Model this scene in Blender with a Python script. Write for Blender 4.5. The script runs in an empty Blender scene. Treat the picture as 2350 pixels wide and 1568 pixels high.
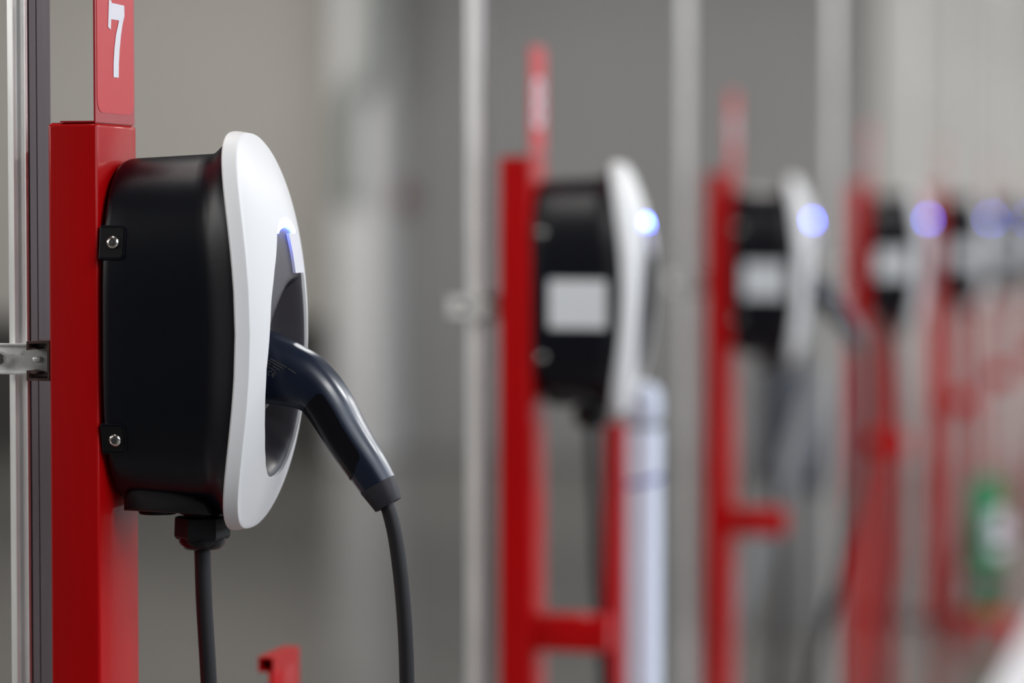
import bpy, bmesh, math, random
from mathutils import Vector, Matrix
from math import pi, sin, cos, atan, radians
random.seed(4)
SC = bpy.context.scene
COL = SC.collection

# ---------------------------------------------------------------- camera
F = 6600.0; EYE = 1.35
pit = atan(289/F); yaw = atan(1739/F*cos(pit))
AX = Vector((-sin(yaw)*cos(pit), cos(yaw)*cos(pit), -sin(pit)))
RT = Vector((cos(yaw), sin(yaw), 0)); UP = RT.cross(AX)
def ray(px, py): return AX + RT*((px-1175)/F) + UP*((784-py)/F)
CAM = Vector((0, 0, EYE)) - 2.64*ray(223.5, 495)
cd = bpy.data.cameras.new('camera'); cam = bpy.data.objects.new('camera', cd); COL.objects.link(cam)
cam.matrix_world = Matrix.Translation(CAM) @ Matrix((RT, UP, -AX)).transposed().to_4x4()
cd.sensor_width = 36; cd.lens = 36*F/2350
cd.clip_start = .05; cd.clip_end = 200
cd.dof.use_dof = True; cd.dof.focus_distance = 2.66; cd.dof.aperture_fstop = 1.9
SC.camera = cam
def onY(px, py, Y):
    r = ray(px, py); return CAM + r*((Y-CAM.y)/r.y)
def onX(px, py, X):
    r = ray(px, py); return CAM + r*((X-CAM.x)/r.x)
def onZ(px, py, Z):
    r = ray(px, py); return CAM + r*((Z-CAM.z)/r.z)

# ---------------------------------------------------------------- light
SC.view_settings.view_transform = 'Standard'; SC.view_settings.look = 'None'
SC.view_settings.gamma = 1; SC.view_settings.exposure = 0.0
SC.view_settings.use_curve_mapping = False
W = bpy.data.worlds.new('daylight'); SC.world = W; W.use_nodes = True
bg = W.node_tree.nodes['Background']
bg.inputs[0].default_value = (.86, .91, 1.0, 1); bg.inputs[1].default_value = 2.3
def area(name, loc, rot, sx, sy, power, color=(1, 1, 1)):
    l = bpy.data.lights.new(name, 'AREA'); l.shape = 'RECTANGLE'; l.size = sx; l.size_y = sy
    l.energy = power; l.color = color
    o = bpy.data.objects.new(name, l); COL.objects.link(o); o.location = loc; o.rotation_euler = rot
    return o
# fluorescent tubes' light under the ceiling of the drive aisle and of the parking bays
for i, (x, y, p) in enumerate([(1.9, -.9, 42), (1.9, 2.6, 46), (1.9, 6.1, 44), (1.9, 9.3, 30), (-2.4, -2.5, 18), (-.3, .3, 13), (-.3, 4.0, 13)]):
    area('tube_light', (x, y, 2.72), (0, 0, 0), .14, 1.5, p, (1, .97, .92))
# fill lights added along the left wall to brighten the uprights and housings
for y, p in ((-4.4, 30), (-2.6, 34), (-.8, 40), (1.4, 40), (3.6, 46), (5.8, 46)):
    area('left_fill_light', (-5.7, y, 2.78), (0, radians(-48), 0), .14, 1.5, p, (1, .98, .95))
# a row of lights added to brighten the far wall
for x in (-6.6, -4.2, -1.8, .6, 3.0):
    area('far_wall_fill_light', (x, 10.2, 2.78), (radians(50), 0, 0), 1.5, .14, 28, (1, .98, .94))

# ---------------------------------------------------------------- materials
def mat(name, base, rough=.5, metal=0.0, coat=0.0, coat_r=.1, spec=.5, bump=None, vary=None, emis=None, streak=None):
    m = bpy.data.materials.new(name); m.use_nodes = True
    nt = m.node_tree; b = nt.nodes['Principled BSDF']
    b.inputs['Base Color'].default_value = (*base, 1)
    b.inputs['Roughness'].default_value = rough; b.inputs['Metallic'].default_value = metal
    b.inputs['Coat Weight'].default_value = coat; b.inputs['Coat Roughness'].default_value = coat_r
    if name == 'black_plastic_led_tint': b.inputs['Coat Tint'].default_value = (.7, .82, 1, 1)  # blue glow of the status light put into the coat colour
    b.inputs['Specular IOR Level'].default_value = spec
    tc = nt.nodes.new('ShaderNodeTexCoord')
    if vary:      # (scale, amount, zstretch)
        mp = nt.nodes.new('ShaderNodeMapping'); mp.inputs['Scale'].default_value = (1, 1, vary[2])
        n = nt.nodes.new('ShaderNodeTexNoise'); n.inputs['Scale'].default_value = vary[0]; n.inputs['Detail'].default_value = 5
        nt.links.new(tc.outputs['Object'], mp.inputs[0]); nt.links.new(mp.outputs[0], n.inputs['Vector'])
        r = nt.nodes.new('ShaderNodeMapRange'); r.inputs[1].default_value = .3; r.inputs[2].default_value = .7
        r.inputs[3].default_value = 1-vary[1]; r.inputs[4].default_value = 1+vary[1]
        nt.links.new(n.outputs['Fac'], r.inputs[0])
        mx = nt.nodes.new('ShaderNodeVectorMath'); mx.operation = 'SCALE'; mx.inputs[0].default_value = base
        nt.links.new(r.outputs[0], mx.inputs['Scale']); last = mx.outputs[0]
        if streak:   # pale scuffs: (colour, threshold, scale)
            mp2 = nt.nodes.new('ShaderNodeMapping'); mp2.inputs['Scale'].default_value = (1, 1, .09)
            n2 = nt.nodes.new('ShaderNodeTexNoise'); n2.inputs['Scale'].default_value = streak[2]; n2.inputs['Detail'].default_value = 3
            nt.links.new(tc.outputs['Object'], mp2.inputs[0]); nt.links.new(mp2.outputs[0], n2.inputs['Vector'])
            r2 = nt.nodes.new('ShaderNodeMapRange'); r2.inputs[1].default_value = streak[1]; r2.inputs[2].default_value = streak[1]+.03
            nt.links.new(n2.outputs['Fac'], r2.inputs[0])
            mc = nt.nodes.new('ShaderNodeMix'); mc.data_type = 'RGBA'
            mc.inputs[7].default_value = (*streak[0], 1)
            nt.links.new(r2.outputs[0], mc.inputs[0]); nt.links.new(last, mc.inputs[6]); last = mc.outputs[2]
        nt.links.new(last, b.inputs['Base Color'])
    if bump:      # (scale, distance, zstretch)
        mp = nt.nodes.new('ShaderNodeMapping'); mp.inputs['Scale'].default_value = (1, 1, bump[2])
        n = nt.nodes.new('ShaderNodeTexNoise'); n.inputs['Scale'].default_value = bump[0]; n.inputs['Detail'].default_value = 3
        bp = nt.nodes.new('ShaderNodeBump'); bp.inputs['Distance'].default_value = bump[1]; bp.inputs['Strength'].default_value = 1
        nt.links.new(tc.outputs['Object'], mp.inputs[0]); nt.links.new(mp.outputs[0], n.inputs['Vector'])
        nt.links.new(n.outputs['Fac'], bp.inputs['Height']); nt.links.new(bp.outputs[0], b.inputs['Normal'])
    if emis:
        b.inputs['Emission Color'].default_value = (*emis[0], 1); b.inputs['Emission Strength'].default_value = emis[1]
    return m
M = dict(
    red=mat('red_powder_coat', (.45, .0005, .002), .5, coat=.5, coat_r=.09, spec=.1, bump=(240, .00012, .5), vary=(9, .12, .3), streak=((.62, .36, .34), .745, 70)),
    plate=mat('red_plate_coat', (.42, .004, .012), .35, coat=.5, coat_r=.2),
    sticker=mat('red_sticker', (.62, .035, .045), .38),
    white_print=mat('white_print', (.82, .82, .9), .4),
    zinc=mat('galvanised_steel', (.92, .93, .93), .42, metal=.5, vary=(60, .13, .12), bump=(300, .00008, 1)),
    zinc_reflection=mat('steel_dark_reflection', (.13, .095, .105), .14, metal=.95, vary=(30, .2, .1)),  # dark red reflection of the neighbouring post put into the base colour
    rail=mat('dull_brown_steel', (.085, .05, .045), .5, metal=.4, vary=(120, .5, 1)),
    black=mat('black_housing_plastic', (.0030, .0038, .0085), .33, spec=.34, bump=(900, .00006, 1)),
    black2=mat('black_matte_plastic', (.0045, .0045, .0065), .48, spec=.32),
    panel=mat('dark_satin_panel', (.050, .046, .056), .38, spec=.5, bump=(900, .00003, 1)),
    cover=mat('white_cover_plastic', (.80, .815, .84), .42, spec=.4, vary=(6, .012, 1)),
    rubber=mat('black_rubber', (.012, .012, .015), .5, spec=.4),
    handle=mat('black_plastic_led_tint', (.006, .0105, .025), .36, spec=.5, coat=.7, coat_r=.26, bump=(1100, .00004, 1)),  # blue reflection of the status light mixed into the base colour
    grip=mat('soft_grip_rubber', (.006, .006, .009), .24, spec=.35),
    collar=mat('dark_collar_rubber', (.022, .022, .03), .55, spec=.35),
    steel=mat('stainless_steel', (.78, .76, .74), .2, metal=1, vary=(300, .2, 1)),
    hole=mat('dark_recess', (.06, .06, .06), .5),
    print=mat('grey_print', (.16, .15, .13), .6),
    label=mat('white_label', (.78, .82, .87), .5),
    tag=mat('white_acrylic', (.80, .80, .88), .3),
    led=mat('blue_light', (.6, .65, 1), .4, emis=((.08, .15, 1.0), 48.0)),
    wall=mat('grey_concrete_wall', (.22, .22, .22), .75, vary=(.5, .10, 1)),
    wall_light=mat('light_toned_wall', (.46, .44, .415), .8, vary=(.6, .06, 1)),
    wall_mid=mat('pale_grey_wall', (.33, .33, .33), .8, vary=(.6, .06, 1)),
    wall_white=mat('white_toned_wall', (.50, .50, .485), .8, vary=(.9, .12, 1)),
    dark_wall=mat('dark_wall_tone', (.045, .043, .040), .7, vary=(.8, .15, 1)),  # dark tone shared by the wall bands and the light-cutting walls
    column=mat('pale_column_paint', (.64, .64, .645), .7, vary=(1, .05, 1)),
    floor=mat('sealed_concrete_floor', (.13, .124, .115), .22, spec=.6, vary=(1.1, .18, 1)),
    ceil=mat('concrete_ceiling', (.34, .34, .33), .9, vary=(.5, .1, 1)),
    line=mat('white_line_paint', (.86, .86, .9), .5),
    fitting=mat('lamp_housing', (.75, .75, .75), .5),
    tube=mat('lamp_tube', (1, 1, 1), .5, emis=((1, .97, .92), 7)),
    pale=mat('pale_blue_white_plastic', (.72, .80, .97), .4),
    blue=mat('blue_band', (.05, .07, .42), .45),
    greyband=mat('grey_band', (.24, .27, .33), .5),
    green=mat('green_plastic', (.012, .22, .075), .35),
    slate=mat('slate_blue_panel', (.085, .095, .125), .5),
    pipe=mat('grey_pipe', (.33, .35, .37), .4, metal=.2),
    mossy=mat('grey_green_pipe_paint', (.25, .27, .255), .6),
    dullred=mat('dull_red_plastic', (.16, .06, .06), .5),
)

# ---------------------------------------------------------------- helpers
def link(name, bm, m, parent=None, smooth=40):
    me = bpy.data.meshes.new(name); bmesh.ops.recalc_face_normals(bm, faces=bm.faces)
    bm.to_mesh(me); bm.free()
    me.materials.append(M[m] if isinstance(m, str) else m)
    if smooth:
        for p in me.polygons: p.use_smooth = True
        me.set_sharp_from_angle(angle=radians(smooth))
    o = bpy.data.objects.new(name, me); COL.objects.link(o)
    if parent: o.parent = parent
    return o
def tag(o, label=None, cat=None, group=None, kind=None):
    if label: o['label'] = label
    if cat: o['category'] = cat
    if group: o['group'] = group
    if kind: o['kind'] = kind
    return o
def empty(name, loc, label, cat, group=None):
    o = bpy.data.objects.new(name, None); COL.objects.link(o); o.location = loc; o.empty_display_size = .05
    return tag(o, label, cat, group)
def add_box(bm, x0, x1, y0, y1, z0, z1, bev=0, seg=2, mtx=None):
    n = bmesh.new(); bmesh.ops.create_cube(n, size=1)
    for v in n.verts:
        v.co = Vector(((x0+x1)/2+v.co.x*(x1-x0), (y0+y1)/2+v.co.y*(y1-y0), (z0+z1)/2+v.co.z*(z1-z0)))
    if bev: bmesh.ops.bevel(n, geom=n.edges[:], offset=bev, segments=seg, profile=.5, affect='EDGES')
    if mtx: n.transform(mtx)
    t = bpy.data.meshes.new('t'); n.to_mesh(t); n.free(); bm.from_mesh(t); bpy.data.meshes.remove(t)
    return bm
def box(*a, **k): return add_box(bmesh.new(), *a, **k)
def loft(rings, bm=None, close=True, cap0=True, cap1=True):
    bm = bm or bmesh.new()
    R = [[bm.verts.new(p) for p in r] for r in rings]
    n = len(R[0])
    for a, b in zip(R, R[1:]):
        for i in range(n if close else n-1):
            j = (i+1) % n
            bm.faces.new((a[i], a[j], b[j], b[i]))
    if close and cap0: bm.faces.new(R[0][::-1])
    if close and cap1: bm.faces.new(R[-1])
    return bm
def tube(pts, r, seg=16, bm=None, sub=6):
    P = [Vector(p) for p in pts]
    if sub and len(P) > 2:
        Q = []
        for i in range(len(P)-1):
            p0 = P[max(i-1, 0)]; p1 = P[i]; p2 = P[i+1]; p3 = P[min(i+2, len(P)-1)]
            for k in range(sub):
                t = k/sub
                Q.append(.5*((2*p1)+(p2-p0)*t+(2*p0-5*p1+4*p2-p3)*t*t+(3*p1-p0-3*p2+p3)*t**3))
        P = Q+[P[-1]]
    rings = []; u = None
    for i, p in enumerate(P):
        d = (P[min(i+1, len(P)-1)]-P[max(i-1, 0)]).normalized()
        if u is None: u = d.orthogonal().normalized()
        u = (u-d*u.dot(d)).normalized(); w = d.cross(u)
        rr = r[i] if isinstance(r, list) else r
        rings.append([p+(u*cos(2*pi*k/seg)+w*sin(2*pi*k/seg))*rr for k in range(seg)])
    return loft(rings, bm)
def lathe(prof, seg=32, axis='Z', bm=None):     # prof: (radius, height)
    rings = []
    for r, h in prof:
        ring = []
        for k in range(seg):
            c, s = cos(2*pi*k/seg)*max(r, 1e-5), sin(2*pi*k/seg)*max(r, 1e-5)
            ring.append({'Z': (c, s, h), 'Y': (c, -h, s), 'X': (h, c, s)}[axis])
        rings.append(ring)
    return loft(rings, bm)
def prism(poly, d0, d1, axis):      # poly in 2D: axis X -> (y,z), Y -> (x,z), Z -> (x,y)
    f = {'X': lambda a, b, d: (d, a, b), 'Y': lambda a, b, d: (a, d, b), 'Z': lambda a, b, d: (a, b, d)}[axis]
    return loft([[f(a, b, d0) for a, b in poly], [f(a, b, d1) for a, b in poly]])
def rounded(x0, x1, z0, z1, r, n=5, corners=(1, 1, 1, 1)):
    pts = []
    for (cx, cz, a0, on) in ((x1-r, z1-r, 0, corners[0]), (x0+r, z1-r, 90, corners[1]), (x0+r, z0+r, 180, corners[2]), (x1-r, z0+r, 270, corners[3])):
        if on:
            for k in range(n+1):
                a = radians(a0+90*k/n); pts.append((cx+r*cos(a), cz+r*sin(a)))
        else:
            sx = 1 if a0 in (0, 270) else -1; sz = 1 if a0 in (0, 90) else -1
            pts.append((cx+sx*r, cz+sz*r))
    return pts
def move(bm, x=0, y=0, z=0):
    for v in bm.verts: v.co += Vector((x, y, z))
    return bm
def smooth(t): t = max(0, min(1, t)); return t*t*(3-2*t)
def interp(tab, z):
    for (a, va), (b, vb) in zip(tab, tab[1:]):
        if a <= z <= b: return va+(vb-va)*(z-a)/(b-a)
    return tab[0][1] if z < tab[0][0] else tab[-1][1]

# units along the row: shift in Y of each charging point from the first
SHIFT = [0, 1.604, 3.197, 5.22, 7.02, 8.64, 10.25]
CY = .072                    # charger's centre line, measured from the post's near face
H0 = EYE                     # heights below are given relative to the eye line

# ================================================================ the setting
def struct(name, bm, m, kind='structure', **k): return tag(link(name, bm, m, **k), kind=kind)
WY = 13.1                                   # far wall
struct('floor', box(-12, 60, -12, WY+.3, -.2, 0), 'floor', smooth=0)
struct('ceiling', box(-12, 2.9, -8, WY+.3, 2.9, 3.15), 'ceil', smooth=0)
struct('wall_back', box(-12, 9, WY, WY+.25, 0, 3.6), 'wall', smooth=0)
struct('wall_left', box(-7.2, -7, -7, WY, 0, 2.9), 'wall_white', smooth=0)
struct('wall_front', box(-9, 7, -7.2, -7, 0, 2.9), 'dark_wall', smooth=0)  # wall behind the camera, added dark to dim that side
struct('light_cut_wall_right', box(7, 7.2, -7.2, -3.2, 0, 2.9), 'dark_wall', smooth=0)  # unseen wall added to cut the light on the cover bevels
struct('light_cut_parapet', box(7, 7.15, -3.2, 13.4, 0, 1.15), 'dark_wall', smooth=0)  # unseen parapet added to dim reflections in the red posts
def wx(px, y=WY): return onY(px, 700, y).x
def wz(py, px=1000, y=WY): return onY(px, py, y).z
# stretches of the far wall in paler tones
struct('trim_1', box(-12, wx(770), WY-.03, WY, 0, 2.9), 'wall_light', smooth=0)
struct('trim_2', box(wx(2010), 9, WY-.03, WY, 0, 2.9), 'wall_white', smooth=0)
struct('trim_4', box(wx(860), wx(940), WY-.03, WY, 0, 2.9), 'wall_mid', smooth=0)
struct('shade_band_back', box(wx(872), wx(2010), WY-.06, WY, 0, wz(1045)), 'dark_wall', smooth=0)  # shade at the foot of the wall, put in as a dark band
struct('dark_band_left', box(-12, wx(745, WY-.06), WY-.09, WY-.03, 0, wz(735)), 'dark_wall', smooth=0)  # taller dark band on the left part of the wall
col = box(wx(765, WY-.4), wx(868, WY-.4), WY-.4, WY-.03, 0, 2.9, bev=.015)
tag(link('concrete_column', col, 'column'), 'pale painted column against the far wall, left of the second charging post', 'column')
# white marking at lower right
a, b, c_, d = onZ(2285, 1568, 0), onZ(2500, 1180, 0), onZ(2620, 1180, 0), onZ(2540, 1568, 0)
dr = (a-b).normalized()
a = a+dr*1.2; d = d+(d-c_).normalized()*1.2
tag(link('floor_marking', prism([(a.x, a.y), (d.x, d.y), (c_.x, c_.y), (b.x, b.y)], .0005, .003, 'Z'), 'line', smooth=0), 'white painted floor marking at the lower right', 'marking')

# wall fittings, far and out of focus
p = onY(910, 455, WY-.1)
t = empty('alarm_bell', (p.x, WY, p.z), 'small dull red round alarm bell on the far wall beside the pale column', 'alarm')
link('bell_dome', lathe([(0, .11), (.04, .105), (.065, .085), (.08, .05), (.082, .02)], 24, 'Y'), 'dullred', t)
link('mounting_plate', lathe([(.06, 0), (.06, .02)], 24, 'Y'), 'dullred', t)
p0 = onY(862, -60, WY-.45); p1 = onY(850, 160, WY-.45); p2 = onY(800, 240, WY-.45); p3 = onY(795, 430, WY-.45)
pp = tube([p0, p1, p2, p3], .065, 16)
t = empty('wall_pipe', (p3.x, WY-.4, p3.z), 'grey-green bent pipe running up the front of the pale column', 'pipe')
o = link('pipe_run', pp, 'mossy'); o.parent = t; o.matrix_parent_inverse = Matrix.Translation(-Vector(t.location))
o = link('pipe_end_box', box(p3.x-.07, p3.x+.07, WY-.5, WY-.4, p3.z-.09, p3.z+.02, bev=.006), 'mossy'); o.parent = t; o.matrix_parent_inverse = Matrix.Translation(-Vector(t.location))

# ceiling lights of the aisle
for i, (x, y) in enumerate([(1.9, -.9), (1.9, 2.6), (1.9, 6.1), (1.9, 9.3), (-.3, .3), (-.3, 4.0)]):
    t = empty('ceiling_light', (x, y, 2.9), 'long fluorescent fitting under the ceiling, '+['over the aisle before the nearest charger', 'over the aisle beside the second charger', 'over the aisle beside the fourth charger', 'over the aisle beside the sixth charger', 'straight above the nearest charger', 'straight above the third charger'][i], 'light', 'aisle ceiling lights')
    link('lamp_housing', box(-.09, .09, -.8, .8, -.07, 0, bev=.008), 'fitting', t)
    link('lamp_tube', tube([(0, -.76, -.095), (0, .76, -.095)], .016, 12), 'tube', t)

# ================================================================ charging posts
def glyph(txt, parent, y0, y1, z0, z1, x):
    cu = bpy.data.curves.new('g', 'FONT'); cu.body = txt; cu.size = 1; cu.offset = .012
    ob = bpy.data.objects.new('g', cu); COL.objects.link(ob)
    dg = bpy.context.evaluated_depsgraph_get(); me = bpy.data.meshes.new_from_object(ob.evaluated_get(dg))
    bpy.data.objects.remove(ob)
    xs = [v.co.x for v in me.vertices]; ys = [v.co.y for v in me.vertices]
    for v in me.vertices:
        u = (v.co.x-min(xs))/(max(xs)-min(xs)); w = (v.co.y-min(ys))/(max(ys)-min(ys))
        v.co = Vector((x, y0+u*(y1-y0), z0+w*(z1-z0)))
    me.materials.append(M['white_print'])
    o = bpy.data.objects.new('numeral', me); COL.objects.link(o); o.parent = parent
    return o
POST_TOP = .0848
def local(px, py, X): p = onX(px, py, X); return (p.y, p.z)
def make_post(i):
    s = SHIFT[i]
    where = ['in sharp focus at the left', 'second in the row', 'third in the row', 'fourth in the row', 'fifth in the row', 'sixth in the row', 'last at the right edge'][i]
    t = empty('charging_post', (0, s, 0), 'glossy red square steel charging post, '+where, 'post', 'red charging posts in a row')
    z1 = H0+POST_TOP
    link('post_tube', move(box(-.0490, 0, 0, .0957, 0, z1, bev=.0032, seg=4)), 'red', t)
    link('post_cap', box(-.046, -.003, .003, .093, z1-.001, z1+.0006), 'red', t)
    # number plate, an L of thin sheet standing on the cap
    pl = link('number_plate', loft([[(-.0365, y, z1+.0008), (-.0015, y, z1+.0008), (-.0015, y, z1+.165), (-.0032, y, z1+.165), (-.0032, y, z1+.0022), (-.0365, y, z1+.0022)] for y in (.0005, .0945)]), 'plate', t, smooth=0)
    pts = []
    (yb, zb) = local(224, 250, -.001)
    yl, yr = .0045, .092; zlo, zhi = z1+.010, z1+.160
    pts = rounded(yl, yr, zlo, zhi, .012, 5)
    link('number_sticker', prism(pts, -.0015, -.0011, 'X'), 'sticker', pl, smooth=0)
    if i == 0:
        g = bmesh.new()
        parts = [[(250, 0), (256, 1.5), (255.2, 45), (254.5, 68), (248, 62)], [(256, 6.5), (285, 13), (285.5, 37), (273.2, 47), (255.2, 44)]]
        st = [((273.2, 47), (285.5, 37)), ((271, 58), (280.5, 60)), ((266.2, 80), (277.6, 82)), ((262.6, 112), (274.6, 114)), ((260.7, 145), (272.9, 147)), ((260.5, 177), (272.5, 178.5))]
        parts += [[a[0], a[1], b[1], b[0]] for a, b in zip(st, st[1:])]
        for poly in parts:
            g.faces.new([g.verts.new((-.0007, *local(px, py, -.0007))) for px, py in poly])
        g2 = link('numeral', g, 'white_print', pl, smooth=0)
    else:
        txt = ['7', '8', '9', '10', '11', '12', '13'][i]
        glyph(txt, pl, .022, .074, z1+.043, z1+.118, -.0007)
    link('cable_arm', box(-.002, .112, .012, .050, H0-.640, H0-.585, bev=.004), 'red', t)
    # rail bracket on the left flank
    poly = [(-.0725, .0010), (-.0725, -.0004)]
    zt, zb = H0-.1155, H0-.1530; x0, x1, w = -.0722, -.0493, .0022
    prof = [(x0, zt-.001), (x1, zt), (x1, zb), (x0, zb), (x0, zb+.0095), (x0+.008, zb+.0080), (x0+.008, zb+.0062), (x0+.0018, zb+.0070), (x0+.0018, zb+w),
            (x1-w, zb+w), (x1-w, zt-w), (x0+.0018, zt-w-.001), (x0+.0018, zt-.0075), (x0+.008, zt-.0068), (x0+.008, zt-.0085), (x0, zt-.0092)]
    link('rail_bracket', prism(prof, .0015, .050, 'Y'), 'rail', t, smooth=0)
    return t
posts = [make_post(i) for i in range(7)]

# ---------------------------------------------------------------- galvanised uprights and their clamps
def make_upright(i):
    s = SHIFT[i]
    where = ['left of the nearest red post', 'left of the second red post', 'left of the third red post', 'left of the fourth red post', 'left of the fifth red post', 'left of the sixth red post', 'left of the last red post'][i]
    t = empty('steel_upright', (-.0955, s+.032, 0), 'tall galvanised channel upright standing '+where, 'upright', 'galvanised uprights behind the red posts')
    # plan profile (x,y): near face with a rounded rib and a groove
    prof = [(-.0105, .054), (-.0105, .0060)]
    prof += [(-.0100, .0050), (-.0060, .0020), (-.0030, .0003), (-.0018, .0001), (-.0010, .0012)]
    prof += [(-.0004, .0040), (.0004, .0045), (.0042, .0045), (.0068, .0035), (.0082, .0018), (.0098, .0012), (.0107, .0030), (.0107, .054)]
    link('channel', prism(prof, 0, 2.9, 'Z'), 'zinc', t, smooth=35)
    k = box(.0108, .0122, .0045, .0205, .02, 2.88, bev=.0005)
    add_box(k, .0108, .0122, .0218, .0535, .02, 2.88, bev=.0005)
    link('side_web', k, 'zinc_reflection', t, smooth=0)
    c = empty('pipe_clamp', (-.0722, s+.02, H0-.134), 'galvanised strap clamp bolted across the upright '+where, 'clamp', 'strap clamps on the uprights')
    st = box(-.060, .0195, .004, .0065, -.0140, .0140, bev=.0008)
    add_box(st, -.060, -.001, -.001, .0045, .0125, .0145, bev=.0006)
    add_box(st, -.060, -.001, -.001, .0045, -.0145, -.0125, bev=.0006)
    link('strap', st, 'zinc', c, smooth=30)
    b_ = bmesh.new(); add_box(b_, -.0035, .0060, .0008, .0045, -.0027, .0027, bev=.0022, seg=3); link('pressed_bump', b_, 'zinc', c)
    hx = prism([(.0068*cos(radians(a)), .0068*sin(radians(a))) for a in range(30, 390, 60)], -.0035, .004, 'Y')
    link('bolt_head', move(hx, -.0360), 'steel', c, smooth=0)
    if i == 0:   # stamped ring and letters on the strap
        e = bmesh.new()
        ring = [[(-.0235+r*cos(a*pi/12), y, r*sin(a*pi/12)) for a in range(24)] for r, y in ((.0044, .0040), (.0044, .0036), (.0038, .0036), (.0038, .0040))]
        loft(ring+[ring[0]], e, cap0=False, cap1=False)
        for (dx, dz, a_, b2) in ((-.0235, 0, .004, .0006), (-.0225, .0015, .0006, .002), (-.0245, -.0015, .0006, .002)):
            add_box(e, dx-b2/2, dx+b2/2, .0036, .0042, dz-a_/2, dz+a_/2)
        for k2, z in enumerate((.0075, .0035, .0005, -.0055)):
            add_box(e, -.0165, -.0125, .0036, .0042, z-.0003, z+.0003)
            if k2 in (1, 3): add_box(e, -.0165, -.0125, .0036, .0042, z+.0018, z+.0024); add_box(e, -.0147, -.0142, .0036, .0042, z, z+.002)
        link('stamped_mark', e, 'zinc', c, smooth=0)
    return t
for i in range(7): make_upright(i)

# ================================================================ wall charger
ZC, HC = -.1076, .1862
WC = .086
def outl(t, w, h):
    c, s = cos(t), sin(t)
    return (math.copysign(abs(c)**(2/2.4), c)*w, math.copysign(abs(s)**(2/3.5), s)*h)
NT = 96
def xs(z): u = (z-ZC)/HC; return .138-.030*min(1.0, u*u)
def front(y, z, wf=.079, hf=.1825):
    rr = min(1.0, (abs(z-ZC)/hf)**3.0+(abs(y)/wf)**2.4)
    return xs(z)+.0135+.014*(1-rr)
OPEN = [(-.2450, 0), (-.2435, .011), (-.2390, .0215), (-.2300, .0320), (-.2130, .0425), (-.1900, .0500), (-.1650, .0550), (-.1400, .0565), (-.1100, .0530), (-.0800, .0490), (-.0500, .0420), (-.0300, .0350), (-.0180, .0300), (-.0100, .0240), (-.0050, .0165), (-.0020, 0)]
def hole(t, k=1.0):
    z = -.1235+.1215*sin(t)*1.0
    w = interp(OPEN, max(-.245, min(-.002, z)))
    return (math.copysign(1, cos(t))*w*k+.010*smooth((z+.085)/.075)+.004*smooth((-.17-z)/.07), -.1235+(z+.1235)*k)
def body_bounds(u):   # u from 0 at the post to 1 at the cover: half width, top, bottom
    g = smooth((u-.78)/.24)
    return .0758+.0015*u+.0072*g, .0535+.0055*u+.0125*g, -.2700-.0040*u-.0120*g
def body_ring(u, ins=0):
    w, zt, zb = body_bounds(u); w -= ins; zt -= ins; zb += ins
    zc, h = (zt+zb)/2, (zt-zb)/2; r = []
    for k in range(NT):
        y, z = outl(2*pi*k/NT, w, h); z += zc
        r.append((.0040+(xs(z)-.0045)*u, y, z))
    return r
def near_y(x, z):
    w, zt, zb = body_bounds((x-.004)/(xs(z)-.0045)); zc, h = (zt+zb)/2, (zt-zb)/2
    return -w*max(0, 1-abs((z-zc)/h)**3.5)**(1/2.4)
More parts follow.
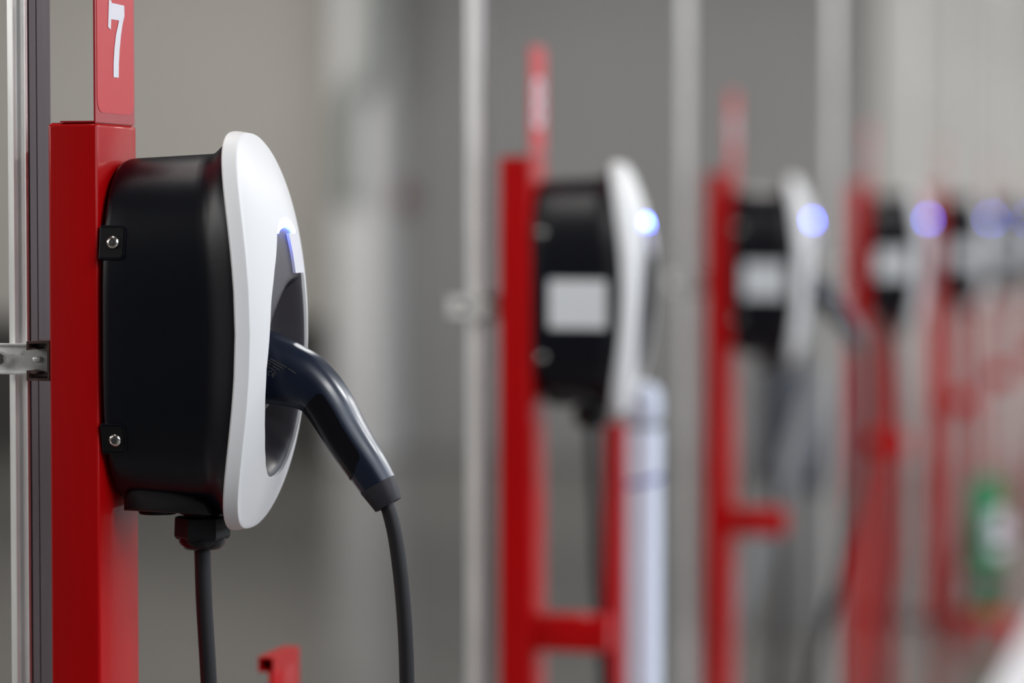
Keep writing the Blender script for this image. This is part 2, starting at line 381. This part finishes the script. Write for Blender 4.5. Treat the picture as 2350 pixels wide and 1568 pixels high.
def make_charger():
    t = empty('wall_charger', (0, 0, 0), 'x', 'charger')
    # housing
    rings = [body_ring(u, ins) for u, ins in ((0, .006), (.005, .003), (.017, .0012), (.038, .0003), (.065, 0))]
    rings += [body_ring(u) for u in (.2, .35, .5, .62, .72, .78, .82, .86, .90, .93, .96, .98, 1.0)]
    link('housing', loft(rings, cap1=False), 'black', t, smooth=50)
    # white cover: back edge, bevel, front, lip of the opening
    rr = []
    for (w, h, dx) in ((WC-.0035, HC-.0035, .0006), (WC-.0012, HC-.0012, 0), (WC-.0003, HC-.0003, .0006), (WC, HC, .0018), (WC-.0016, HC-.0003, .0045), (WC-.0055, HC-.0018, .0128), (WC-.0062, HC-.0025, .0133)):
        ring = []
        for k in range(NT):
            y, z = outl(2*pi*k/NT, w, h); ring.append((xs(z+ZC)+dx, y, z+ZC))
        rr.append(ring)
    for q in (0.03, .10, .2, .35, .5, .65, .8, .9, .96, .99, 1.0):
        ring = []
        for k in range(NT):
            tt = 2*pi*k/NT
            y0, z0 = outl(tt, WC-.0074, HC-.0038); y1, z1 = hole(tt, 1.0)
            y, z = y0+(y1-y0)*q, z0+ZC+(z1-z0-ZC)*q
            ring.append((front(y, z)-(.0008 if q == 1.0 else 0), y, z))
        rr.append(ring)
    ring = []
    for k in range(NT):
        y, z = hole(2*pi*k/NT, .99); ring.append((front(y, z)-.0034, y, z))
    rr.append(ring)
    link('front_cover', loft(rr, cap0=False, cap1=False), 'cover', t, smooth=22)
    # recessed socket panel with its basin
    def panel_x(y, z, q):
        e = 1-(((z+.152)/.098)**2+((y-.030)/.092)**2)
        return front(y, z)-.0024-.034*smooth(min(e/.45, (1.0-q)/.30))
    rr = []
    for q in [(i/34)**.8 for i in range(35)][::-1]:
        rr.append([(panel_x(*hole(2*pi*k/NT, 1.012*q+.001), q), *hole(2*pi*k/NT, 1.012*q+.001)) for k in range(NT)])
    sp = link('socket_panel', loft(rr, cap0=False), 'panel', t, smooth=60)
    link('socket_ring', move(lathe([(.0335, 0), (.0335, .006), (.031, .0075), (.028, .006), (.028, 0), (.01, 0)], 32, 'X'), .1275, 0, -.150), 'black2', sp)
    # glowing crescent at the top of the opening
    led = bmesh.new(); A = []; B = []
    for k in range(29):
        a = radians(-82+164*k/28)
        A.append((.0100+.0264*sin(a), -.0024-.0130*(1-cos(a))))
        B.append((.0100+.0258*sin(a), -.0104-.0070*(1-cos(a))))
    R = [[(front(y, z)-.0030, y, z) for y, z in A], [(front(y, z)+.0002, y, z) for y, z in A], [(front(y, z)+.0000, y, z) for y, z in B], [(front(y, z)-.0030, y, z) for y, z in B]]
    loft(R, led, close=False)
    link('status_light', led, 'led', t, smooth=60)
    # blank white plate stuck on the panel
    pz0, pz1 = -.0165, -.0535
    R = []
    for z in (pz0, -.035, pz1):
        dy = .024+(pz0-z)*.05
        R.append([(front(dy-.013, z)-.0025, dy-.0135, z), (front(dy-.013, z)+.0005, dy-.0135, z), (front(dy+.012, z)+.0016, dy+.0135, z), (front(dy+.012, z)-.0025, dy+.0135, z)])
    link('white_plate', loft(R), 'tag', t, smooth=0)
    # fixing tabs with their screws on the near flank
    for (zt_, zb_, xr, zs, xs_) in ((-.0100, -.0395, .0268, -.0247, .0160), (-.1920, -.2185, .0255, -.2063, .0160)):
        zm = (zt_+zb_)/2; hh = (zt_-zb_)/2
        ang = math.atan2(near_y(.015, zb_)-near_y(.015, zt_), zt_-zb_)
        y0 = near_y(.015, zm)
        T_ = Matrix.Translation((0, y0, zm)) @ Matrix.Rotation(ang, 4, 'X')
        def fit(bm):
            bm.transform(T_); return bm
        P1 = rounded(.0032, xr+.0012, -hh-.0012, hh+.0012, .0055, 5, (1, 0, 0, 1))
        P2 = rounded(.0028, xr, -hh, hh, .0045, 5, (1, 0, 0, 1))
        tb = link('fixing_tab', fit(loft([[(x, .004, z) for x, z in P1], [(x, -.0009, z) for x, z in P1], [(x, -.0013, z) for x, z in P2], [(x, -.0004, z) for x, z in P2]])), 'black', t, smooth=30)
        link('tab_face', fit(loft([[(x, .001, z) for x, z in rounded(.0030, xr-.0008, -hh+.0008, hh-.0008, .004, 5, (1, 0, 0, 1))], [(x, -.0009, z) for x, z in rounded(.0030, xr-.0011, -hh+.0011, hh-.0011, .004, 5, (1, 0, 0, 1))]])), 'black2', tb, smooth=30)
        sc = lathe([(.0060, 0), (.0061, .0010), (.0056, .0022), (.0042, .0031), (.0030, .0034), (.0026, .0034), (.0023, .0018), (0, .0018)], 28, 'Y')
        link('screw', fit(move(sc, xs_, -.0009, zs-zm)), 'steel', tb, smooth=50)
        star = [((.0026 if a % 2 == 0 else .0016)*cos(a*pi/6+.3), (.0026 if a % 2 == 0 else .0016)*sin(a*pi/6+.3)) for a in range(12)]
        link('screw_recess', fit(move(prism(star, -.0036, -.0016, 'Y'), xs_, -.0009, zs-zm)), 'hole', tb, smooth=0)
    # lower block, blanking plug and gland
    lb = []
    for y, ins in ((-.048, .006), (-.050+.0035, .003), (-.0445, .0012), (-.040, 0), (.040, 0), (.046, .004)):
        P = [(.012+ins, -.2745+ins*.4), (.012+ins, -.262), (.017+ins, -.2525-ins), (.030, -.2505-ins), (.060, -.2535-ins), (.083-ins, -.2585-ins), (.096-ins, -.266), (.103-ins, -.2765+ins*.2)]
        lb.append([(x, y, z) for x, z in P])
    link('cable_entry_block', loft(lb), 'black2', t, smooth=35)
    link('blanking_plug', move(lathe([(.0175, 0), (.0180, -.0020), (.0180, -.0042), (.0172, -.0052), (.0, -.0054)], 32), .034, -.012, -.2745), 'black2', t)
    g = empty_part = link('cable_gland', move(lathe([(.0215, .003), (.0215, -.0060), (.0175, -.0062), (.0175, -.010)], 32), .0735, 0, -.2735), 'black2', t)
    n = 6; rg = []
    for z, R_, rnd in ((-.0085, .0230, 0), (-.0100, .0255, 0), (-.0270, .0262, 0), (-.0300, .0245, 0)):
        rg.append([(R_*cos(2*pi*k/n+.35), R_*sin(2*pi*k/n+.35), z) for k in range(n)])
    link('gland_nut', move(loft(rg), .0735, 0, -.2735), 'black2', g, smooth=20)
    link('gland_dome', move(lathe([(.0222, -.0285), (.0224, -.0320), (.0205, -.0365), (.0165, -.0395), (.0095, -.0400)], 32), .0735, 0, -.2735), 'grip', g)
    return t, led
master, _ = make_charger()
def copy_tree(o, parent=None):
    c = o.copy(); COL.objects.link(c); c.parent = parent
    for ch in o.children: copy_tree(ch, c)
    return c
clab = ['black and white wall charger with a connector plugged in, nearest and in focus',
        'black and white wall charger, second in the row, nothing plugged in',
        'blurred black and white wall charger, third in the row, cable hanging from its front',
        'blurred wall charger with purple-blue light, fourth in the row',
        'strongly blurred wall charger, fifth in the row, above the green canister',
        'strongly blurred wall charger, sixth in the row',
        'wall charger cut by the right edge, last of the row']
for i in range(7):
    c = master if i == 0 else copy_tree(master)
    c.location = (0, SHIFT[i]+CY, H0)
    tag(c, clab[i], 'charger', 'wall chargers in a row')
    if i > 0:
        g = bmesh.new(); R = []
        for z in [-.0935-.070*k/8 for k in range(9)]:
            R.append([(x, near_y(x, z)-.0012, z) for x in (.028, .045, .065, .085, .105, .114)])
        loft(R, g, close=False)
        ex = bmesh.ops.extrude_face_region(g, geom=g.faces[:])
        for v in ex['geom']:
            if isinstance(v, bmesh.types.BMVert): v.co.y += .001
        if i == 1: lab = link('rating_label', g, 'label', c); LM = lab.data
        else:
            g.free(); lab = bpy.data.objects.new('rating_label', LM); COL.objects.link(lab); lab.parent = c
        lab['label'] = 'pale rectangular label'

# ---------------------------------------------------------------- supply cables
for i in range(7):
    s = SHIFT[i]; x0, y0, z0 = .0735, s+CY, H0-.3135
    t = tube([(x0, y0, z0), (x0+.0015, y0, z0-.05), (x0+.006, y0, z0-.13), (x0+.010, y0+.001, z0-.24), (.095, y0, .60), (.075, y0, .30), (.045, y0+.01, .03), (.02, y0+.05, .0085), (-.25, y0+.06, .0085)], .0078, 16)
    where = ['nearest charger', 'second charger', 'third charger', 'fourth charger', 'fifth charger', 'sixth charger', 'last charger'][i]
    tag(link('supply_cable', t, 'rubber'), 'black supply cable dropping from the gland of the '+where, 'cable', 'supply cables under the chargers')

# ================================================================ plugged-in connector
def make_connector(name, label, cable_pts):
    Y = CY
    pairs = [((560, 756), (556, 920), .029), ((600, 757), (594, 923), .029), ((627, 762), (617, 926), .029), ((655, 776), (648, 930), .0288), ((690, 795), (682, 936), .028),
             ((728, 818), (703, 944), .0265), ((769, 860), (718, 960), .0255), ((800, 906), (736, 989), .0242), ((826, 957), (758, 1024), .0227), ((850, 1000), (783, 1060), .0210), ((877, 1045), (808, 1096), .0192), ((902, 1092), (833, 1131), .0172)]
    S = []
    for (a_, b_, hw) in pairs:
        A, B = onY(*a_, Y), onY(*b_, Y); S.append((A, B, hw))
    # smooth resample
    T = []
    for i in range(len(S)-1):
        for k in range(8):
            u = k/8; idx = [max(i-1, 0), i, i+1, min(i+2, len(S)-1)]
            def cr(f):
                p0, p1, p2, p3 = [f(S[j]) for j in idx]
                return .5*((2*p1)+(p2-p0)*u+(2*p0-5*p1+4*p2-p3)*u*u+(3*p1-p0-3*p2+p3)*u**3)
            T.append((cr(lambda q: q[0]), cr(lambda q: q[1]), cr(lambda q: q[2])))
    T.append(S[-1])
    def sec(A, B, hw, ph, k=1.0, off=0.0):     # ph 0 = top, +90 = away, 270 = near side
        c = (A+B)/2; up = (A-B)/2; L = up.length
        cs, sn = cos(ph), sin(ph); e = 2/3.3
        cu = math.copysign(abs(cs)**e, cs); su = math.copysign(abs(sn)**e, sn)
        taper = .86 if cs > 0 else 1.0
        wide = hw*(1-.16*max(0, cu)**2)
        return c+up.normalized()*cu*(L+off)+Vector((0, 1, 0))*su*(wide+off)
    base = Vector((.2, CY, H0-.14))
    t = empty(name, base, label, 'connector')
    def fin(n, bm, m, par=None, **k):
        move(bm, -base.x, -base.y, -base.z); return link(n, bm, m, par or t, **k)
    h = fin('connector_handle', loft([[sec(A, B, hw, 2*pi*k/40) for k in range(40)] for A, B, hw in T]), 'handle', smooth=60)
    # grip inlay wrapping the underside
    R = []; i0, i1 = 43, 82
    for i in range(i0, i1+1):
        A, B, hw = T[i]; u = (i-i0)/(i1-i0)
        span = radians(100)*min(1, (max(0, 1-(2*u-1)**6))**.5+.03)
        R.append([sec(A, B, hw, pi-span+2*span*k/24, off=.0006) for k in range(25)])
    R2 = [[sec(*T[min(i0+j, i1)], pi-radians(100)*min(1, (max(0, 1-(2*(j/(i1-i0))-1)**6))**.5+.03)+2*radians(100)*min(1, (max(0, 1-(2*(j/(i1-i0))-1)**6))**.5+.03)*k/24, off=-.001) for k in range(25)] for j in range(i1-i0+1)]
    g = loft(R, close=False)
    # rim down into the handle so the inlay has a thickness
    def strip(a_, b_):
        va = [g.verts.new(p) for p in a_]; vb = [g.verts.new(p) for p in b_]
        for q in range(len(va)-1): g.faces.new((va[q], va[q+1], vb[q+1], vb[q]))
    strip(R[0], R2[0]); strip(R[-1], R2[-1]); strip([r[0] for r in R], [r[0] for r in R2]); strip([r[-1] for r in R], [r[-1] for r in R2])
    fin('grip_inlay', g, 'grip', smooth=60)
    # collar
    A, B = onY(902.5, 1091, Y), onY(832, 1131, Y); C, D = onY(918, 1143, Y), onY(866, 1175, Y)
    rg = []
    for q, k_, hw in ((0, .95, .0155), (0.0, .985, .0167), (.05, 1.0, .0171), (.9, 1.0, .0130), (1.0, .99, .0126), (1.0, .8, .010)):
        P, Q = A+(C-A)*q, B+(D-B)*q; c = (P+Q)/2; P, Q = c+(P-c)*k_, c+(Q-c)*k_
        rg.append([sec(P, Q, hw, 2*pi*k/32) for k in range(32)])
    fin('rubber_collar', loft(rg), 'collar', smooth=40)
    P = [onY(px, py, Y) for px, py in ((884, 1150), (893, 1172), (906, 1225), (917, 1300), (925, 1380), (931, 1470), (934, 1568))]+[Vector(p) for p in cable_pts]
    fin('charging_cable', tube(P, .0071, 18), 'rubber')
    return t, h, base, fin
t1, h1, base1, fin1 = make_connector('charging_connector', 'blue-black charging connector with cable, plugged into the nearest charger', [onY(936, 1680, CY), onY(934, 1850, CY), onY(920, 2200, CY), (.27, CY+.03, .25), (.26, CY+.1, .05), (.3, CY+.3, .0085), (.5, CY+.6, .0085)])
# faint print on its near side
pr_ = bmesh.new(); YT = CY-.0292
def bar(px0, py0, px1, py1, hpx):
    a_, b_ = onY(px0, py0, YT), onY(px1, py1, YT); d_ = (b_-a_).normalized(); n_ = Vector((-d_.z, 0, d_.x))*(hpx/2500/2)
    L = (b_-a_).length; x = 0
    while x < L:
        w = random.uniform(.0005, .0011); p = a_+d_*x; q = a_+d_*min(L, x+w)
        hh = random.uniform(.7, 1)
        vs = [pr_.verts.new(v) for v in (p-n_*hh, q-n_*hh, q+n_*hh, p+n_*hh)]; pr_.faces.new(vs); x += w+.00035
for (x0, y0, x1, y1) in ((620, 823, 659, 844), (662, 846, 679, 857), (616, 827, 650, 846), (612, 832, 621, 837), (626, 840, 642, 850), (611, 839, 620, 845), (622, 845, 633, 853)):
    bar(x0, y0, x1, y1, 2.3)
def arc(cx, cy, r, a0, a1, wpx=1.3):
    prev = None
    for k in range(13):
        a_ = radians(a0+(a1-a0)*k/12)
        P = [pr_.verts.new(onY(cx+(r+s_*wpx/2)*cos(a_), cy+(r+s_*wpx/2)*sin(a_), YT)) for s_ in (-1, 1)]
        if prev: pr_.faces.new((prev[0], prev[1], P[1], P[0]))
        prev = P
arc(620.5, 857.5, 5.2, 115, 320); arc(629.5, 862, 5.2, 115, 320)
e_ = [pr_.verts.new(onY(px, py, YT)) for px, py in ((624.5, 859.6), (630.3, 862.5), (629.8, 863.7), (624.0, 860.8))]; pr_.faces.new(e_)
fin1('printed_mark', pr_, 'print', smooth=0)
# the same connector on the third charger
t3 = copy_tree(t1); t3.location = base1+Vector((0, SHIFT[2], 0)); t3['label'] = 'blurred dark charging connector hanging from the third charger'
old = [c for c in t3.children if c.name.startswith('charging_cable')][0]
for c in [c for c in t3.children if c.name.startswith('printed')]: bpy.data.objects.remove(c)
bpy.data.objects.remove(old)
Y3 = CY+SHIFT[2]
P = [onY(px, py, Y3) for px, py in ((1977, 800), (1983, 860), (1982, 960), (1972, 1080), (1952, 1200), (1925, 1330), (1893, 1450), (1860, 1568))]
P += [P[-1]+Vector((-.02, .01, -.15)), Vector((P[-1].x-.02, Y3+.06, .06)), Vector((P[-1].x+.02, Y3+.3, .0085))]
cab = tube(P, .0100, 14)
P0 = t3.location; move(cab, -P0.x, -P0.y, -P0.z)
link('charging_cable', cab, 'rubber', t3)

# ================================================================ other things along the row
# folded red bracket post, low and slightly behind the nearest charger
yb = .46
A = onY(592, 1508, yb); B = onY(628, 1508, yb); Ct = onY(690, 1480, yb+.05)
t = empty('bracket_post', (B.x, yb, 0), 'low red folded-steel post end below the nearest charger', 'post')
w_, zt = B.x-A.x, A.z; h_ = .0165
sq = lambda o, y: [(-w_+o, y, zt-o), (-o, y, zt-o), (-o, y, zt-h_+o), (-w_+o, y, zt-h_+o)]
link('square_tube', loft([sq(.002, .06), sq(.002, 0), sq(0, 0), sq(0, .085), sq(.002, .085), sq(.002, .065)]), 'red', t, smooth=0)
link('upright_sheet', box(-.006, 0, 0, .085, .005, zt-h_, bev=.0005), 'red', t)
link('foot_plate', box(-.04, .05, -.01, .10, 0, .006, bev=.001), 'red', t)

# second red upright and pale tube beside the second charger
y2 = SHIFT[1]+.17
A = onY(1384, 972, y2); B = onY(1424, 972, y2)
t = empty('barrier_post', ((A.x+B.x)/2, y2, 0), 'thin red square post standing right of the second red post', 'post')
hw = (B.x-A.x)/2
link('post_tube', box(-hw, hw, 0, .045, 0, A.z, bev=.003, seg=3), 'red', t)
link('foot_plate', box(-.045, .045, -.02, .065, 0, .006, bev=.001), 'red', t)
y2 = SHIFT[1]+.26
A = onY(1433, 1100, y2); B = onY(1509, 1100, y2); r = (B.x-A.x)/2; cx = (A.x+B.x)/2
zz = lambda py: onY(1470, py, y2).z
t = empty('pale_tube', (cx, y2+r, 0), 'pale blue-white upright tube with a blue band below the second charger', 'tube')
link('tube_body', lathe([(r*1.15, 0), (r*1.15, .02), (r, .03), (r, zz(992)), (r*.93, zz(986)), (0, zz(985))], 28), 'pale', t)
link('tube_neck', lathe([(r*.9, zz(994)), (r*.9, zz(968))], 28), 'greyband', t)
link('tube_head', lathe([(r*.95, zz(970)), (r, zz(962)), (r, zz(915)), (r*.8, zz(890)), (r*.3, zz(880)), (0, zz(878))], 28), 'pale', t)
n = bmesh.new(); rings = []
for (rr_, dz) in ((r*.99, -.004), (r*1.02, -.004), (r*1.02, .004), (r*.99, .004)):
    rings.append([(rr_*cos(2*pi*k/28), rr_*sin(2*pi*k/28), zz(1108)+dz+.006*cos(2*pi*k/28)) for k in range(28)])
loft(rings, n, cap0=False, cap1=False)
link('blue_band', n, 'blue', t)

# more red uprights further along
for (i, pa, pb, top, lab) in ((3, 2014, 2060, 700, 'thin red post beside the fourth charging post'), (4, 2172, 2196, 690, 'thin red post beside the fifth charging post')):
    y2 = SHIFT[i]+.19; A = onY(pa, top, y2); B = onY(pb, top, y2); hw = (B.x-A.x)/2
    t = empty('barrier_post', ((A.x+B.x)/2, y2, 0), lab, 'post')
    link('post_tube', box(-hw, hw, 0, .045, 0, A.z, bev=.003, seg=3), 'red', t)
    link('foot_plate', box(-.045, .045, -.02, .065, 0, .006, bev=.001), 'red', t)

# green canister on its red stand
g0 = onZ(2262, 1462, 0); yy = g0.y
zz = lambda py: onY(2262, py, yy).z
r = (onY(2303, 1200, yy).x-onY(2216, 1200, yy).x)/2
t = empty('green_canister', (g0.x, yy, zz(1402)), 'green canister with a white label on a red stand at the lower right', 'canister')
zb = zz(1402)
link('canister_body', lathe([(r*.5, zz(1330)-zb), (r*.85, zz(1305)-zb), (r, zz(1285)-zb), (r, zz(1130)-zb), (r*.8, zz(1105)-zb), (r*.35, zz(1092)-zb), (0, zz(1090)-zb)], 28), 'green', t)
link('canister_neck', lathe([(r*.62, zz(1372)-zb), (r*.5, zz(1328)-zb)], 24), 'black2', t)
link('canister_foot', lathe([(r*.9, 0), (r*.95, .01), (r*.9, zz(1380)-zb), (r*.6, zz(1372)-zb)], 28), 'green', t)
lb = []
for z in (zz(1266)-zb, zz(1172)-zb):
    lb.append([(r*1.02*cos(radians(a_)), r*1.02*sin(radians(a_)), z) for a_ in range(-72, 3, 8)])
link('canister_label', loft(lb, close=False), 'white_print', t)
link('canister_strap', lathe([(r*1.0, zz(1240)-zb), (r*1.03, zz(1240)-zb), (r*1.03, zz(1225)-zb), (r*1.0, zz(1225)-zb)], 28), 'black2', t)
t = empty('red_stand', (g0.x, yy, 0), 'low red stand on the floor under the green canister', 'stand')
link('stand_plate', box(-r*1.5, r*1.5, -r*.9, r*.9, zb-.045, zb, bev=.004), 'red', t)
for sx in (-1, 1):
    for sy in (-1, 1):
        link('stand_leg', box(sx*r*1.25-.022, sx*r*1.25+.022, sy*r*.7-.014, sy*r*.7+.014, 0, zb-.044, bev=.002), 'red', t)

# slate cabinet and leaning pipe between the third and fourth posts
yc = SHIFT[2]+3.4
A = onY(1735, 850, yc); B = onY(1905, 1125, yc)
t = empty('slate_cabinet', ((A.x+B.x)/2, yc, 0), 'slate blue cabinet far behind the third charger', 'cabinet')
hw = (B.x-A.x)/2
link('cabinet_body', box(-hw, hw, .01, .35, B.z, A.z, bev=.01), 'slate', t)
link('cabinet_door', box(-hw+.02, hw-.02, -.006, .012, B.z+.02, A.z-.02, bev=.004), 'slate', t)
link('cabinet_base', box(-hw+.01, hw-.01, .03, .33, 0, B.z+.002, bev=.004), 'wall', t)
yp = yc-.35
A = onY(1900, 830, yp); B = onY(1765, 1195, yp); dd = (B-A)
B2 = A+dd*((A.z-.02)/(A.z-B.z)); 
t = tube([A, B2], .032, 14)
tag(link('leaning_pipe', t, 'pipe'), 'light grey pipe leaning diagonally in front of the slate cabinet', 'pipe')
